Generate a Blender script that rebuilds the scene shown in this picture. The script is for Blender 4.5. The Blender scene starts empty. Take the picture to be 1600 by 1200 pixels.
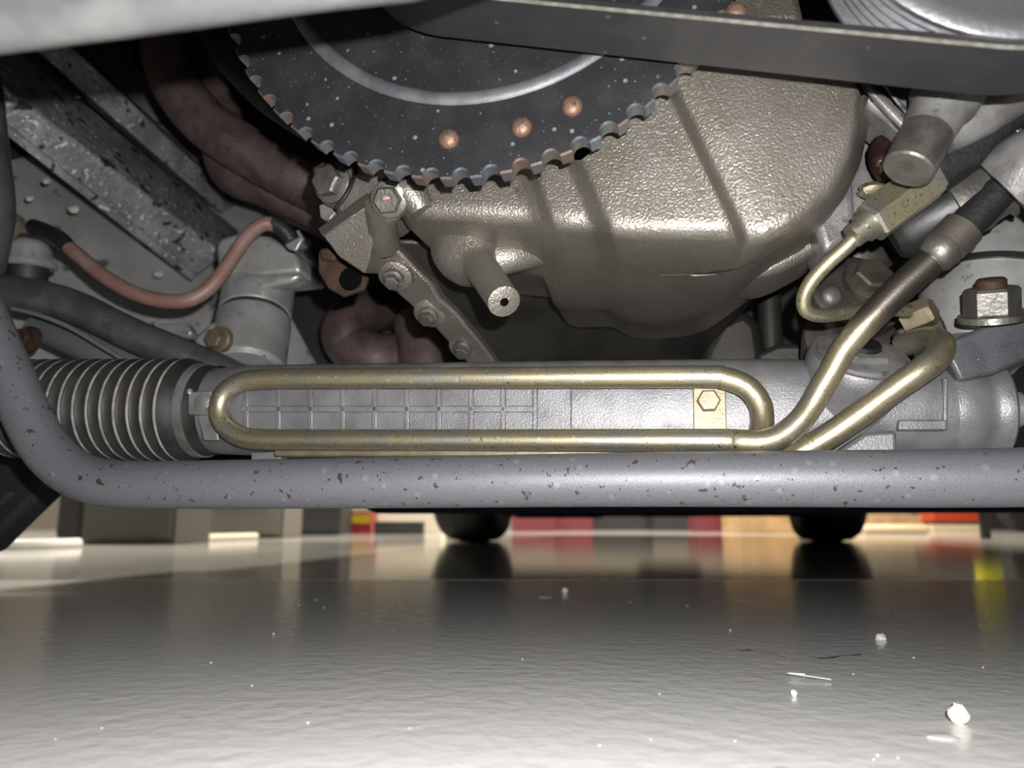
import bpy, bmesh, math, random
from mathutils import Vector, Matrix
random.seed(7)
R = math.radians
# ---------------------------------------------------------------- camera
F_PX = 1200.0                      # focal length in pixels of the 1600x1200 frame
PITCH = math.atan(212.0 / F_PX)    # horizon lies at row 812
CAM_Z = 0.080
YAW = 0.20                         # tangent of the car's yaw against the camera axis
scene = bpy.context.scene
cam_d = bpy.data.cameras.new('camera'); cam = bpy.data.objects.new('camera', cam_d)
scene.collection.objects.link(cam)
cam.location = (0, 0, CAM_Z); cam.rotation_euler = (math.pi / 2 + PITCH, 0, 0)
cam_d.sensor_fit = 'HORIZONTAL'; cam_d.sensor_width = 36.0; cam_d.lens = 36.0 * F_PX / 1600.0
cam_d.clip_start = 0.01; cam_d.clip_end = 60
cam_d.dof.use_dof = True; cam_d.dof.focus_distance = 0.40; cam_d.dof.aperture_fstop = 8.5
scene.camera = cam
# ---------------------------------------------------------------- light
world = bpy.data.worlds.new('garage_air'); scene.world = world; world.use_nodes = True
bgn = world.node_tree.nodes['Background']
bgn.inputs[0].default_value = (1.0, 0.95, 0.88, 1); bgn.inputs[1].default_value = 0.012
def lamp(name, kind, loc, energy, color, **kw):
    l = bpy.data.lights.new(name, kind); l.energy = energy; l.color = color
    rot = kw.pop('rot', (0, 0, 0))
    for k, v in kw.items(): setattr(l, k, v)
    o = bpy.data.objects.new(name, l); o.location = loc; o.rotation_euler = rot
    scene.collection.objects.link(o); return o
lamp('phone_flash', 'SPOT', (0.016, -0.004, CAM_Z + 0.021), 13.5, (1.0, 0.97, 0.945), shadow_soft_size=0.0025, spot_size=R(112), spot_blend=.35, rot=(math.pi / 2 + PITCH, 0, 0))
lamp('ceiling_lamp_front', 'AREA', (0.2, -3.0, 2.9), 70, (1.0, 0.98, 0.93), shape='RECTANGLE', size=3.0, size_y=3.0)
lamp('ceiling_lamp_side', 'AREA', (-3.0, 3.0, 2.9), 280, (1.0, 0.92, 0.78), shape='RECTANGLE', size=1.0, size_y=2.0)
lamp('ceiling_lamp_rear', 'AREA', (1.0, 4.2, 2.9), 380, (1.0, 0.90, 0.74), shape='RECTANGLE', size=1.6, size_y=2.4)
scene.view_settings.view_transform = 'Standard'; scene.view_settings.look = 'None'
scene.view_settings.exposure = 0.0; scene.view_settings.gamma = 1.0
scene.view_settings.use_curve_mapping = False

# ---------------------------------------------------------------- geometry helpers
CT, ST = math.cos(PITCH), math.sin(PITCH)
def ray(px, py):
    u = (px - 800) / F_PX; v = (600 - py) / F_PX
    return Vector((u, CT - v * ST, ST + v * CT))
def P(px, py, Y):                  # point at distance Y straight ahead
    d = ray(px, py); return Vector((0, 0, CAM_Z)) + d * (Y / d.y)
def Q(px, py, Y0):                 # point on the car's own cross plane, Y0 ahead of the camera
    d = ray(px, py); return Vector((0, 0, CAM_Z)) + d * (Y0 / (d.y + YAW * d.x))
def G(px, py):                     # point on the floor
    d = ray(px, py); return Vector((0, 0, CAM_Z)) + d * (-CAM_Z / d.z)
_a = math.atan(YAW)
EX = Vector((math.cos(_a), -math.sin(_a), 0)); EY = Vector((math.sin(_a), math.cos(_a), 0)); EZ = Vector((0, 0, 1))
ROOT = {}
COL = scene.collection
def thing(name, label, cat, loc, group=None):
    o = bpy.data.objects.new(name, None); COL.objects.link(o); o.empty_display_size = 0.02
    o.location = loc; ROOT[o.name] = Vector(loc)
    o['label'] = label; o['category'] = cat
    if group: o['group'] = group
    return o
def make(name, verts, faces, mat, parent=None, label=None, cat=None, group=None, kind=None, smooth=True,
         angle=40, bevel=0, bseg=2, solid=0, matidx=None, subs=0):
    verts = [Vector(v) for v in verts]
    if parent is not None:
        root = ROOT[parent.name]; oloc = Vector((0, 0, 0))
    else:
        xs = [v.x for v in verts]; ys = [v.y for v in verts]; zs = [v.z for v in verts]
        root = Vector(((min(xs) + max(xs)) / 2, (min(ys) + max(ys)) / 2, min(zs))); oloc = root
    me = bpy.data.meshes.new(name)
    me.from_pydata([v - root for v in verts], [], faces); me.update()
    mats = mat if isinstance(mat, (list, tuple)) else [mat]
    for m in mats: me.materials.append(MAT[m])
    if matidx is not None:
        for p, i in zip(me.polygons, matidx): p.material_index = i
    bm = bmesh.new(); bm.from_mesh(me)
    bmesh.ops.recalc_face_normals(bm, faces=bm.faces); bm.to_mesh(me); bm.free()
    if smooth:
        for p in me.polygons: p.use_smooth = True
        me.set_sharp_from_angle(angle=R(angle))
    o = bpy.data.objects.new(name, me); COL.objects.link(o); o.location = oloc
    ROOT[o.name] = root
    if parent is not None: o.parent = parent
    if label: o['label'] = label
    if cat: o['category'] = cat
    if group: o['group'] = group
    if kind: o['kind'] = kind
    if solid:
        m = o.modifiers.new('thick', 'SOLIDIFY'); m.thickness = solid; m.offset = -1
    if subs:
        m = o.modifiers.new('round', 'SUBSURF'); m.levels = subs; m.render_levels = subs
    if bevel:
        m = o.modifiers.new('bevel', 'BEVEL'); m.width = bevel; m.segments = bseg; m.limit_method = 'ANGLE'; m.angle_limit = R(35)
    return o
def catmull(pts, sub):
    if sub <= 1: return list(pts)
    out = []; n = len(pts)
    for i in range(n - 1):
        p0 = pts[max(i - 1, 0)]; p1 = pts[i]; p2 = pts[i + 1]; p3 = pts[min(i + 2, n - 1)]
        for k in range(sub):
            t = k / sub; a = []
            for c in range(len(p1)):
                a.append(0.5 * (2 * p1[c] + (p2[c] - p0[c]) * t + (2 * p0[c] - 5 * p1[c] + 4 * p2[c] - p3[c]) * t * t
                                + (3 * p1[c] - p0[c] - 3 * p2[c] + p3[c]) * t ** 3))
            out.append(a)
    out.append(list(pts[-1])); return out
def frame(d):
    d = d.normalized(); up = EZ if abs(d.z) < 0.9 else Vector((1, 0, 0))
    s = d.cross(up).normalized(); return d, s, s.cross(d).normalized()
def tube_geo(pts, rad, n=16, sub=6, cap=True):
    if not isinstance(rad, (list, tuple)): rad = [rad] * len(pts)
    q = catmull([(p[0], p[1], p[2], r) for p, r in zip(pts, rad)], sub)
    c = [Vector(a[:3]) for a in q]; rr = [a[3] for a in q]
    verts, faces = [], []
    d, s, u = frame(c[1] - c[0]); m = len(c)
    for i in range(m):
        t = (c[min(i + 1, m - 1)] - c[max(i - 1, 0)]).normalized()
        s = (s - t * s.dot(t)).normalized(); u = s.cross(t)
        for k in range(n):
            a = 2 * math.pi * k / n
            verts.append(c[i] + (s * math.cos(a) + u * math.sin(a)) * rr[i])
    for i in range(m - 1):
        for k in range(n):
            faces.append((i * n + k, i * n + (k + 1) % n, (i + 1) * n + (k + 1) % n, (i + 1) * n + k))
    if cap:
        faces.append(tuple(range(n))); faces.append(tuple((m - 1) * n + k for k in range(n)))
    return verts, faces
def tube(name, pts, rad, mat, n=16, sub=6, **kw):
    v, f = tube_geo(pts, rad, n, sub); return make(name, v, f, mat, **kw)
def lathe_geo(a, axis, prof, n=32, up=None):
    """prof: list of (distance along axis, radius) from point a"""
    d, s, u = frame(axis); verts, faces = [], []
    for h, r in prof:
        for k in range(n):
            t = 2 * math.pi * k / n
            verts.append(a + d * h + (s * math.cos(t) + u * math.sin(t)) * r)
    for i in range(len(prof) - 1):
        for k in range(n):
            faces.append((i * n + k, i * n + (k + 1) % n, (i + 1) * n + (k + 1) % n, (i + 1) * n + k))
    faces.append(tuple(range(n))); m = len(prof)
    faces.append(tuple((m - 1) * n + k for k in range(n)))
    return verts, faces
def lathe(name, a, axis, prof, mat, n=32, **kw):
    v, f = lathe_geo(a, axis, prof, n); return make(name, v, f, mat, **kw)
def hexbolt(a, axis, r, h, mat, parent, name='bolt', washer=True, wmat=None):
    d, s, u = frame(axis)
    v, f = lathe_geo(a, axis, [(-h * .3, r), (h * .85, r), (h, r * .86)], 6)
    o = make(name, v, f, mat, parent=parent, angle=20)
    if washer:
        v, f = lathe_geo(a - d * h * .15, axis, [(-h * .3, r * 1.3), (h * .25, r * 1.3), (h * .32, r * 1.2)], 24)
        make('washer', v, f, wmat or mat, parent=o)
    return o
def poly3(pts, thick, dirv):
    n = len(pts); d = Vector(dirv).normalized() * thick
    v = list(pts) + [p + d for p in pts]
    f = [tuple(range(n)), tuple(range(2 * n - 1, n - 1, -1))]
    for i in range(n): f.append((i, (i + 1) % n, n + (i + 1) % n, n + i))
    return v, f
def slab(name, pix, Y0, thick, mat, fn=Q, dirv=None, **kw):
    pts = [fn(p[0], p[1], p[2] if len(p) > 2 else Y0) for p in pix]
    v, f = poly3(pts, thick, dirv or EY); kw.setdefault('bevel', 0.001); return make(name, v, f, mat, **kw)
def box_geo(c, ax, ay, az, sx, sy, sz):
    v = []
    for i in (-1, 1):
        for j in (-1, 1):
            for k in (-1, 1): v.append(c + ax * (i * sx / 2) + ay * (j * sy / 2) + az * (k * sz / 2))
    return v, [(0, 1, 3, 2), (4, 6, 7, 5), (0, 4, 5, 1), (2, 3, 7, 6), (0, 2, 6, 4), (1, 5, 7, 3)]
W3 = (Vector((1, 0, 0)), Vector((0, 1, 0)), EZ)
def box(name, c, s, mat, axes=W3, **kw):
    v, f = box_geo(Vector(c), *axes, *s); kw.setdefault('bevel', 0.004); return make(name, v, f, mat, **kw)
def grid_faces(nr, nc, wrap=False):
    f = []
    for i in range(nr - 1):
        for j in range(nc if wrap else nc - 1):
            j2 = (j + 1) % nc
            f.append((i * nc + j, i * nc + j2, (i + 1) * nc + j2, (i + 1) * nc + j))
    return f
def blob(c, rx, ry, rz, axes=W3, n=12, m=8, rough=0.0):
    v = []; rnd = random.Random(int(abs(c.x * 1e5 + c.z * 7e4)))
    for i in range(m + 1):
        t = math.pi * i / m
        for k in range(n):
            a = 2 * math.pi * k / n; q = 1 + rnd.uniform(-rough, rough)
            v.append(c + axes[0] * (math.sin(t) * math.cos(a) * rx * q) + axes[1] * (math.sin(t) * math.sin(a) * ry * q) + axes[2] * (math.cos(t) * rz * q))
    return v, grid_faces(m + 1, n, True)

# ---------------------------------------------------------------- materials
MAT = {}
def mat(name, col, metal=0.0, rough=0.5, bump=0.0, bscale=500, var=None, vscale=30, vlo=.42, vhi=.62, spots=None,
        coat=0.0, spec=0.5, rvar=0.0):
    """spots: list of (colour, noise scale, threshold, softness, kind)"""
    m = bpy.data.materials.new(name); m.use_nodes = True; nt = m.node_tree; N = nt.nodes; L = nt.links
    b = N['Principled BSDF']; b.inputs['Metallic'].default_value = metal; b.inputs['Roughness'].default_value = rough
    b.inputs['Specular IOR Level'].default_value = spec
    if coat: b.inputs['Coat Weight'].default_value = coat; b.inputs['Coat Roughness'].default_value = 0.1
    tc = N.new('ShaderNodeTexCoord')
    def noise(scale, detail=3, vor=False):
        t = N.new('ShaderNodeTexVoronoi' if vor else 'ShaderNodeTexNoise'); t.inputs['Scale'].default_value = scale
        if not vor: t.inputs['Detail'].default_value = detail
        L.new(tc.outputs['Object'], t.inputs['Vector']); return t.outputs['Distance' if vor else 'Fac']
    def ramp(s, lo, hi):
        r = N.new('ShaderNodeMapRange'); r.inputs['From Min'].default_value = lo; r.inputs['From Max'].default_value = hi
        L.new(s, r.inputs['Value']); return r.outputs['Result']
    def mix(fac, a, bcol):
        x = N.new('ShaderNodeMix'); x.data_type = 'RGBA'; L.new(fac, x.inputs['Factor'])
        if isinstance(a, tuple): x.inputs['A'].default_value = (*a, 1)
        else: L.new(a, x.inputs['A'])
        x.inputs['B'].default_value = (*bcol, 1); return x.outputs['Result']
    cur = tuple(col)
    if var: cur = mix(ramp(noise(vscale, 4), vlo, vhi), cur, var)
    for sp in spots or []:
        c, sc, th, so, vor = sp
        s = noise(sc, 2, vor)
        cur = mix(ramp(s, th, th - so) if vor else ramp(s, th, th + so), cur, c)
    if isinstance(cur, tuple): b.inputs['Base Color'].default_value = (*cur, 1)
    else: L.new(cur, b.inputs['Base Color'])
    if rvar:
        r = N.new('ShaderNodeMapRange'); r.inputs['From Min'].default_value = .35; r.inputs['From Max'].default_value = .65
        r.inputs['To Min'].default_value = rough - rvar; r.inputs['To Max'].default_value = rough + rvar
        L.new(noise(vscale * 1.7), r.inputs['Value']); L.new(r.outputs['Result'], b.inputs['Roughness'])
    if bump:
        bp = N.new('ShaderNodeBump'); bp.inputs['Strength'].default_value = bump; bp.inputs['Distance'].default_value = 0.45 / bscale
        L.new(noise(bscale, 2), bp.inputs['Height']); L.new(bp.outputs['Normal'], b.inputs['Normal'])
    MAT[name] = m; return m
def emit(name, col, s):
    m = mat(name, col); b = m.node_tree.nodes['Principled BSDF']
    b.inputs['Emission Color'].default_value = (*col, 1); b.inputs['Emission Strength'].default_value = s
GREEN = (.30, .47, .45)
mat('cast', (.245, .229, .203), .70, .38, 1.0, 900, var=(.20, .184, .156), vscale=28, spots=[((.12, .10, .08), 60, .68, .1, False), ((.36, .34, .30), 700, .62, .08, False)])
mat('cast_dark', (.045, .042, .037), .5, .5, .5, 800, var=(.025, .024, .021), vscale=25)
mat('rack_alu', (.205, .208, .216), .45, .46, .5, 1000, var=(.155, .155, .162), vscale=60,
    spots=[((0.223, 0.161, 0.124), 350, .70, .05, False), ((0.155, 0.136, 0.130), 520, .74, .04, False)])
mat('light_alu', (.245, .245, .245), .5, .45, .35, 600, var=(.15, .145, .14), vscale=60, spots=[((.08, .075, .07), 90, .66, .08, False)])
mat('machined', (.36, .36, .365), .55, .36, .1, 400, var=(.29, .29, .29), vscale=30)
mat('zinc', (.40, .355, .235), .85, .40, .2, 1100, var=(.33, .325, .28), vscale=38, spots=[((.16, .11, .07), 420, .68, .05, False), ((.20, .16, .09), 900, .60, .10, False), ((.45, .48, .45), 130, .15, .04, True)])
mat('zinc_flat', (.25, .215, .145), .6, .45, .2, 700, var=(.19, .16, .105), vscale=120)
mat('mount_alu', (.52, .52, .515), .55, .36, .25, 500, var=(.40, .40, .395), vscale=50, spots=[((.15, .145, .14), 120, .66, .08, False)])
mat('pulley_metal', (.38, .385, .41), .9, .32, .2, 500)
mat('zinc_fade', (.40, .355, .235), .85, .42, .25, 1000, var=(.30, .27, .2), vscale=80)
def fade(m, col, z0, z1):
    nt = m.node_tree; b = nt.nodes['Principled BSDF']; src = b.inputs['Base Color'].links[0].from_socket
    tc = nt.nodes.new('ShaderNodeTexCoord'); sx = nt.nodes.new('ShaderNodeSeparateXYZ'); nt.links.new(tc.outputs['Object'], sx.inputs[0])
    mr = nt.nodes.new('ShaderNodeMapRange'); mr.inputs['From Min'].default_value = z0; mr.inputs['From Max'].default_value = z1
    nt.links.new(sx.outputs['Z'], mr.inputs['Value'])
    mx = nt.nodes.new('ShaderNodeMix'); mx.data_type = 'RGBA'; nt.links.new(mr.outputs['Result'], mx.inputs['Factor'])
    nt.links.new(src, mx.inputs['A']); mx.inputs['B'].default_value = (*col, 1); nt.links.new(mx.outputs['Result'], b.inputs['Base Color'])
fade(MAT['zinc_fade'], (.085, .075, .065), .004, .020)
mat('zinc_dull', (0.119, 0.105, 0.087), .6, .5, .3, 900, var=(0.070, 0.063, 0.056), vscale=60)
mat('bar', (.135, .14, .158), .30, .46, .5, 1700, var=(.165, .17, .19), vscale=1500,
    spots=[((.20, .205, .22), 90, .16, .05, True), ((.065, .036, .030), 170, .672, .03, False), ((.035, .030, .030), 420, .685, .03, False)])
mat('rubber', (.012, .012, .012), 0, .55, .3, 1200, var=(.022, .0215, .020), vscale=60)
mat('rubber_dusty_lit', (.36, .35, .33), 0, .75, .3, 1200, var=(.24, .232, .22), vscale=160)  # pleat crests: dust plus the light on the ridge edges, painted into the colour
mat('black', (.010, .010, .011), 0, .45, .1, 500)
mat('black_paint', (.085, .088, .098), .3, .40, .4, 900, var=(.055, .057, .065), vscale=60, spots=[((.3, .3, .32), 130, .08, .03, True)])
mat('belt', (.015, .0155, .017), 0, .5, .3, 1500, var=(.020, .020, .021), vscale=90, spots=[((.06, .06, .06), 75, .09, .04, True)])
mat('belt_edge', (.10, .095, .085), 0, .7, .6, 700, var=(.16, .15, .13), vscale=300)
mat('wheel_black', (.017, .018, .020), .25, .42, .2, 900, var=(.026, .026, .029), vscale=60,
    spots=[((.13, .19, .185), 110, .13, .04, True), ((.15, .20, .195), 230, .10, .04, True), ((.075, .078, .082), 420, .16, .08, True)])
mat('wheel_edge', (.085, .105, .12), .5, .5, .4, 700, var=(.14, .10, .082), vscale=75, spots=[((.17, .25, .245), 240, .14, .06, True)])
mat('worn', (.085, .085, .095), .4, .50, .3, 900, var=(.14, .14, .15), vscale=60)
mat('copper', (.22, .125, .085), .6, .55, .5, 500, var=(.15, .105, .085), vscale=160, spots=[((.05, .035, .03), 300, .62, .08, False)])
mat('rust', (.050, .022, .011), .2, .75, .6, 500, var=(.022, .013, .009), vscale=110)
mat('rust_dark', (.030, .010, .008), .3, .30, .5, 500, var=(.012, .008, .008), vscale=150)
mat('header', (.115, .082, .075), .3, .55, .5, 700, var=(.07, .05, .047), vscale=60, spots=[((.035, .026, .025), 500, .60, .1, False)])
mat('hose_red', (.18, .096, .078), 0, .48, .3, 900, var=(.20, .135, .12), vscale=70)
mat('tape', (.011, .011, .013), 0, .5, .4, 300)
mat('steel', (.17, .165, .15), .7, .42, .3, 500, var=(.11, .105, .095), vscale=100)
mat('pink', (0.600, 0.176, 0.256), 0, .6)
mat('paint_grey', (.36, .365, .36), .25, .36, .2, 200, var=(.46, .465, .46), vscale=20, spots=[((.60, .60, .57), 300, .70, .05, False), ((.12, .12, .12), 45, .64, .08, False)])
mat('rail', (.24, .26, .285), .35, .38, .7, 180, var=(.40, .41, .43), vscale=35, spots=[((.8, .8, .76), 190, .62, .05, False), ((.05, .05, .055), 70, .60, .06, False)])
mat('sealant', (0.440, 0.440, 0.416), 0, .5, .3, 300)

mat('valance', (.060, .061, .064), .0, .75, .2, 100, var=(.088, .088, .087), vscale=60, spec=.2)
mat('floor_near', (.80, .80, .785), 0, .16, .12, 90, spots=[((.55, .55, .54), 40, .72, .05, False)], spec=.35)
mat('floor_far', (.52, .51, .49), 0, .085, .03, 60, var=(.48, .47, .45), vscale=5)
mat('joint', (.08, .08, .08), 0, .6)
mat('tyre', (.018, .018, .018), 0, .7, .3, 150)
mat('under', (.022, .022, .023), 0, .7, .2, 50)
mat('wall', (.20, .18, .15), 0, .8)
mat('wall_grey', (.22, .21, .19), 0, .7, var=(.30, .28, .25), vscale=3)
mat('cabinet', (.085, .083, .075), .2, .5)
mat('cabinet_dark', (.03, .03, .032), .2, .5)
mat('cardboard', (.36, .24, .125), 0, .8, var=(.48, .31, .15), vscale=12)
mat('kraft', (.62, .50, .34), 0, .8)
mat('red_box', (.25, .012, .018), 0, .4)
mat('red_crate', (.13, .022, .032), 0, .5)
mat('orange', (.42, .055, .02), 0, .4)
mat('yellow', (.55, .36, .02), 0, .4)
mat('yellow_green', (.80, .78, .05), 0, .45)
mat('cream', (.75, .70, .58), 0, .6)
mat('white', (.80, .80, .77), 0, .5)
mat('hole', (.002, .002, .002), 0, .9, spec=.05)
mat('bench', (.14, .13, .115), 0, .7)
mat('verdigris', (.20, .30, .28), 0, .6)
mat('pebble', (.72, .68, .60), 0, .7, .5, 300)
emit('led_green', (.05, .9, .15), 1.5)
emit('led_red', (.95, .2, .05), 1.2)

# ================================================================ SETTING
def floor_slab(y0, y1, m):
    v, f = box_geo(Vector((0, (y0 + y1) / 2, -.05)), *W3, 14, y1 - y0, .10); return v, f
YJ = G(800, 906).y
fl = thing('floor', 'glossy grey epoxy garage floor with a straight joint', 'floor', (0, 0, -.1)); fl['kind'] = 'structure'
v, f = floor_slab(-6, YJ - .003, 'n'); make('floor_slab', v, f, 'floor_near', parent=fl)
v, f = floor_slab(YJ + .003, 7.2, 'n'); make('floor_slab', v, f, 'floor_far', parent=fl)
v, f = box_geo(Vector((0, YJ, -.053)), *W3, 14, .006, .094); make('floor_joint', v, f, 'joint', parent=fl)
o = box('wall_back', (0, 7.15, 1.5), (14, .1, 3), 'wall', bevel=0); o['kind'] = 'structure'; o['label'] = 'pale beige rear wall of the garage'; o['category'] = 'wall'
o = box('wall_left', (-4.6, 2, 1.5), (.1, 10, 3), 'wall_grey', bevel=0); o['kind'] = 'structure'; o['label'] = 'grey left wall of the garage'; o['category'] = 'wall'

# ================================================================ CAR SHELL (dark underside, bonnet above the engine bay)
carb = thing('car_underbody', 'black underside of the car stretching back to the rear tyres', 'car', (EX * 0 + EY * 2.2 + Vector((0, 0, .2))))
CARAX = (EX, EY, EZ)
def cpos(x, y, z): return EX * x + EY * y + EZ * z
def cbox(name, x, y, z, s, m, **kw): return box(name, cpos(x, y, z), s, m, axes=CARAX, **kw)
cbox('floor_pan', .0, 2.55, .27, (1.62, 3.1, .06), 'under', parent=carb)
cbox('side_sill', -.78, 2.0, .21, (.10, 2.2, .16), 'under', parent=carb)
cbox('side_sill', .78, 2.0, .21, (.10, 2.2, .16), 'under', parent=carb)
cbox('gearbox_tunnel', .0, 1.45, .18, (.28, .9, .14), 'under', parent=carb)
cbox('exhaust_silencer', .1, 2.1, .16, (.36, .8, .11), 'under', parent=carb, bevel=.03)
cbox('rear_crossmember', .0, 2.6, .135, (1.1, .14, .09), 'under', parent=carb, bevel=.02)
cbox('rear_arm', -.35, 2.55, .110, (.30, .08, .05), 'under', parent=carb, bevel=.015)
cbox('differential', .0, 2.95, .15, (.26, .3, .12), 'under', parent=carb, bevel=.04)
cbox('firewall', .0, 1.02, .55, (1.6, .04, .62), 'under', parent=carb)
cbox('gearbox_crossmember', .12, 1.0, .118, (1.02, .10, .06), 'under', parent=carb, bevel=.015)
cbox('body_shell', .0, 2.45, .54, (1.68, 3.2, .46), 'under', parent=carb, bevel=.06)
cbox('roof', .0, 2.4, 1.0, (1.2, 1.9, .44), 'under', parent=carb, bevel=.12)
for sx in (-.76, .76):
    lathe('front_tyre', cpos(sx, .52, .305), EX, [(-.10, .20), (-.10, .27), (-.07, .302), (.07, .302), (.10, .27), (.10, .20)], 'tyre', 40, parent=carb)
for yy, ll in ((.02, .30), (1.0, .36)):
    for sx in (-.86, .86): cbox('wing_lower', sx, yy, .28, (.05, ll, .30), 'under', parent=carb)
cbox('bonnet', .0, .45, .84, (1.7, 1.3, .03), 'under', parent=carb)
cbox('wing', -.86, .45, .62, (.04, 1.2, .45), 'under', parent=carb)
cbox('wing', .86, .45, .62, (.04, 1.2, .45), 'under', parent=carb)
cbox('bumper', .0, -.06, .52, (1.7, .10, .56), 'under', parent=carb, bevel=.03)
cbox('bulkhead_brace', .0, .86, .30, (1.1, .10, .16), 'under', parent=carb, bevel=.02)

def rear_tyre(px, label):
    g = G(px, 845); c = Vector((g.x, g.y, .305))
    t = thing('rear_tyre', label, 'tyre', (c.x, c.y, 0), 'rear tyres')
    w = .115; prof = [(-w, .20), (-w, .255), (-w * .93, .285), (-w * .75, .301), (-w * .4, .305), (w * .4, .305), (w * .75, .301), (w * .93, .285), (w, .255), (w, .20)]
    lathe('tread', c, EX, prof, 'tyre', 48, parent=t)
    lathe('rim', c - EX * .10, EX, [(0, .19), (.02, .2), (.18, .2), (.2, .19)], 'steel', 32, parent=t)
    for k in (-.05, 0, .05):
        lathe('tread_groove', c + EX * k, EX, [(-.004, .3055), (.004, .3055)], 'black', 48, parent=t)
rear_tyre(742, 'rear tyre left of the red crates, far under the car')
rear_tyre(1292, 'rear tyre between the two cardboard boxes, far under the car')

# ================================================================ ANTI-ROLL BAR
BY = .40
bp = [(1760, 742), (1500, 747), (1200, 748), (900, 750), (600, 754), (300, 757), (210, 757), (150, 752), (105, 732), (68, 695), (38, 640), (8, 570), (-28, 488), (-70, 395), (-135, 262), (-210, 120), (-260, 20)]
pts = [Q(x, y, BY) for x, y in bp]
tube('anti_roll_bar', pts, .0136, 'bar', 28, 8, label='thick grey anti-roll bar with rust chips crossing above the floor', cat='suspension bar')

# ================================================================ STEERING RACK
RY = .455
ra = Q(330, 642, RY); rb = Q(1560, 640, RY)
rk = thing('steering_rack', 'silver cast aluminium steering rack housing with ribbed front', 'steering rack', (ra + rb) / 2)
RD = (rb - ra).normalized()
def rack_at(px): return Q(px, 642 - 2 * (px - 330) / 1230, RY)
def rack_x(px): return (rack_at(px) - ra).dot(RD)
RUP = EZ; RFR = -EY
def loft(name, secs, m, n=40, **kw):
    """secs: (px, half height, half depth, exponent, dz, dy)"""
    v = []
    for px, hz, hy, e, dz in secs:
        c = rack_at(px) + RUP * dz
        for k in range(n):
            a = 2 * math.pi * k / n; ca, sa = math.cos(a), math.sin(a)
            v.append(c + RUP * (hz * math.copysign(abs(sa) ** (2 / e), sa)) + RFR * (hy * math.copysign(abs(ca) ** (2 / e), ca)))
    f = grid_faces(len(secs), n, True); f += [tuple(range(n)), tuple((len(secs) - 1) * n + k for k in range(n))]
    return make(name, v, f, m, **kw)
housing = loft('housing', [(328, .0250, .025, 2, 0), (332, .0275, .0275, 2, 0), (372, .0282, .0275, 2.2, 0), (400, .0282, .0272, 3.2, 0), (900, .0278, .0270, 3.4, 0),
                 (1190, .0274, .0268, 3.4, 0), (1250, .0272, .0268, 2.6, 0), (1330, .0268, .0275, 2.2, 0), (1475, .0265, .0265, 2, 0)], 'rack_alu', parent=rk)
loft('end_collar', [(1462, .0240, .024, 2, 0), (1466, .0262, .0262, 2, 0), (1480, .0272, .0272, 2, 0), (1512, .0272, .0272, 2, 0), (1520, .0255, .0255, 2, 0),
                    (1535, .0252, .0252, 2, 0), (1540, .0262, .0262, 2, 0), (1556, .0262, .0262, 2, 0), (1561, .0245, .0245, 2, 0)], 'rack_alu', parent=rk)
def rack_pad(name, x0, y0, x1, y1, Yf, th, m='rack_alu', parent=None, **kw):
    kw.setdefault('bevel', .0008)
    return slab(name, [(x0, y0), (x1, y0), (x1, y1), (x0, y1)], Yf, th, m, parent=parent or rk, **kw)
FY = .4285                     # front face of the housing
plate = rack_pad('front_plate', 352, 603, 893, 674, FY - .0020, .006)
for i in range(10):            # vertical cast ribs
    x = 384 + i * 50.2
    slab('rib', [(x - 4, 603), (x + 4, 603), (x + 4, 674), (x - 4, 674)], FY - .0036, .003, 'rack_alu', parent=plate, bevel=.0006)
slab('rib', [(375, 634), (836, 634), (836, 644), (375, 644)], FY - .0036, .003, 'rack_alu', parent=plate, bevel=.0006)
rack_pad('ledge', 893, 656, 1235, 676, FY - .0004, .005)
rack_pad('ledge', 893, 603, 1262, 611, FY - .0004, .005)
rack_pad('lower_flange', 428, 703, 1092, 713, FY - .010, .012, 'zinc_flat')
rack_pad('foot', 392, 706, 438, 740, FY - .002, .01)
rack_pad('window_frame', 1404, 656, 1480, 672, FY - .003, .008)
rack_pad('window_frame', 1474, 590, 1482, 672, FY - .002, .006)
slab('mount_lug', [(1300, 712), (1325, 694), (1352, 676), (1402, 672), (1402, 745), (1290, 745)], FY - .010, .03, 'rack_alu', parent=rk, bevel=.002)
# pinion tower leaning towards the camera
tb = Q(1335, 668, .452); tt = Q(1345, 556, .432)
tax = (tt - tb).normalized(); tl = (tt - tb).length
tax = (Vector((.03, -.66, .75))).normalized()
base = tt - tax * .062
tw = lathe('pinion_tower', base, tax, [(0, .030), (.030, .0275), (.055, .0265), (.060, .0262), (.062, .0250)], 'rack_alu', 40, parent=rk)
lathe('tower_cap', base + tax * .0615, tax, [(0, .0225), (.0022, .0222), (.003, .021)], 'light_alu', 40, parent=tw)
lathe('cap_nut', base + tax * .064, tax, [(0, .0150), (.003, .0150), (.0036, .0142)], 'light_alu', 6, parent=tw, angle=20)
lathe('cap_plug', base + tax * .0670, tax, [(0, .0088), (.0022, .0088), (.003, .0080)], 'black', 24, parent=tw)
tr = lathe('tie_rod', rack_at(1556), RD, [(0, .0095), (.030, .0095), (.0301, .008), (.12, .008)], 'machined', 24, parent=rk)
lathe('rod_joint', rack_at(1592) + EZ * .0, RD, [(0, .020), (.004, .024), (.02, .025), (.06, .02)], 'rubber', 24, parent=rk)

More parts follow.
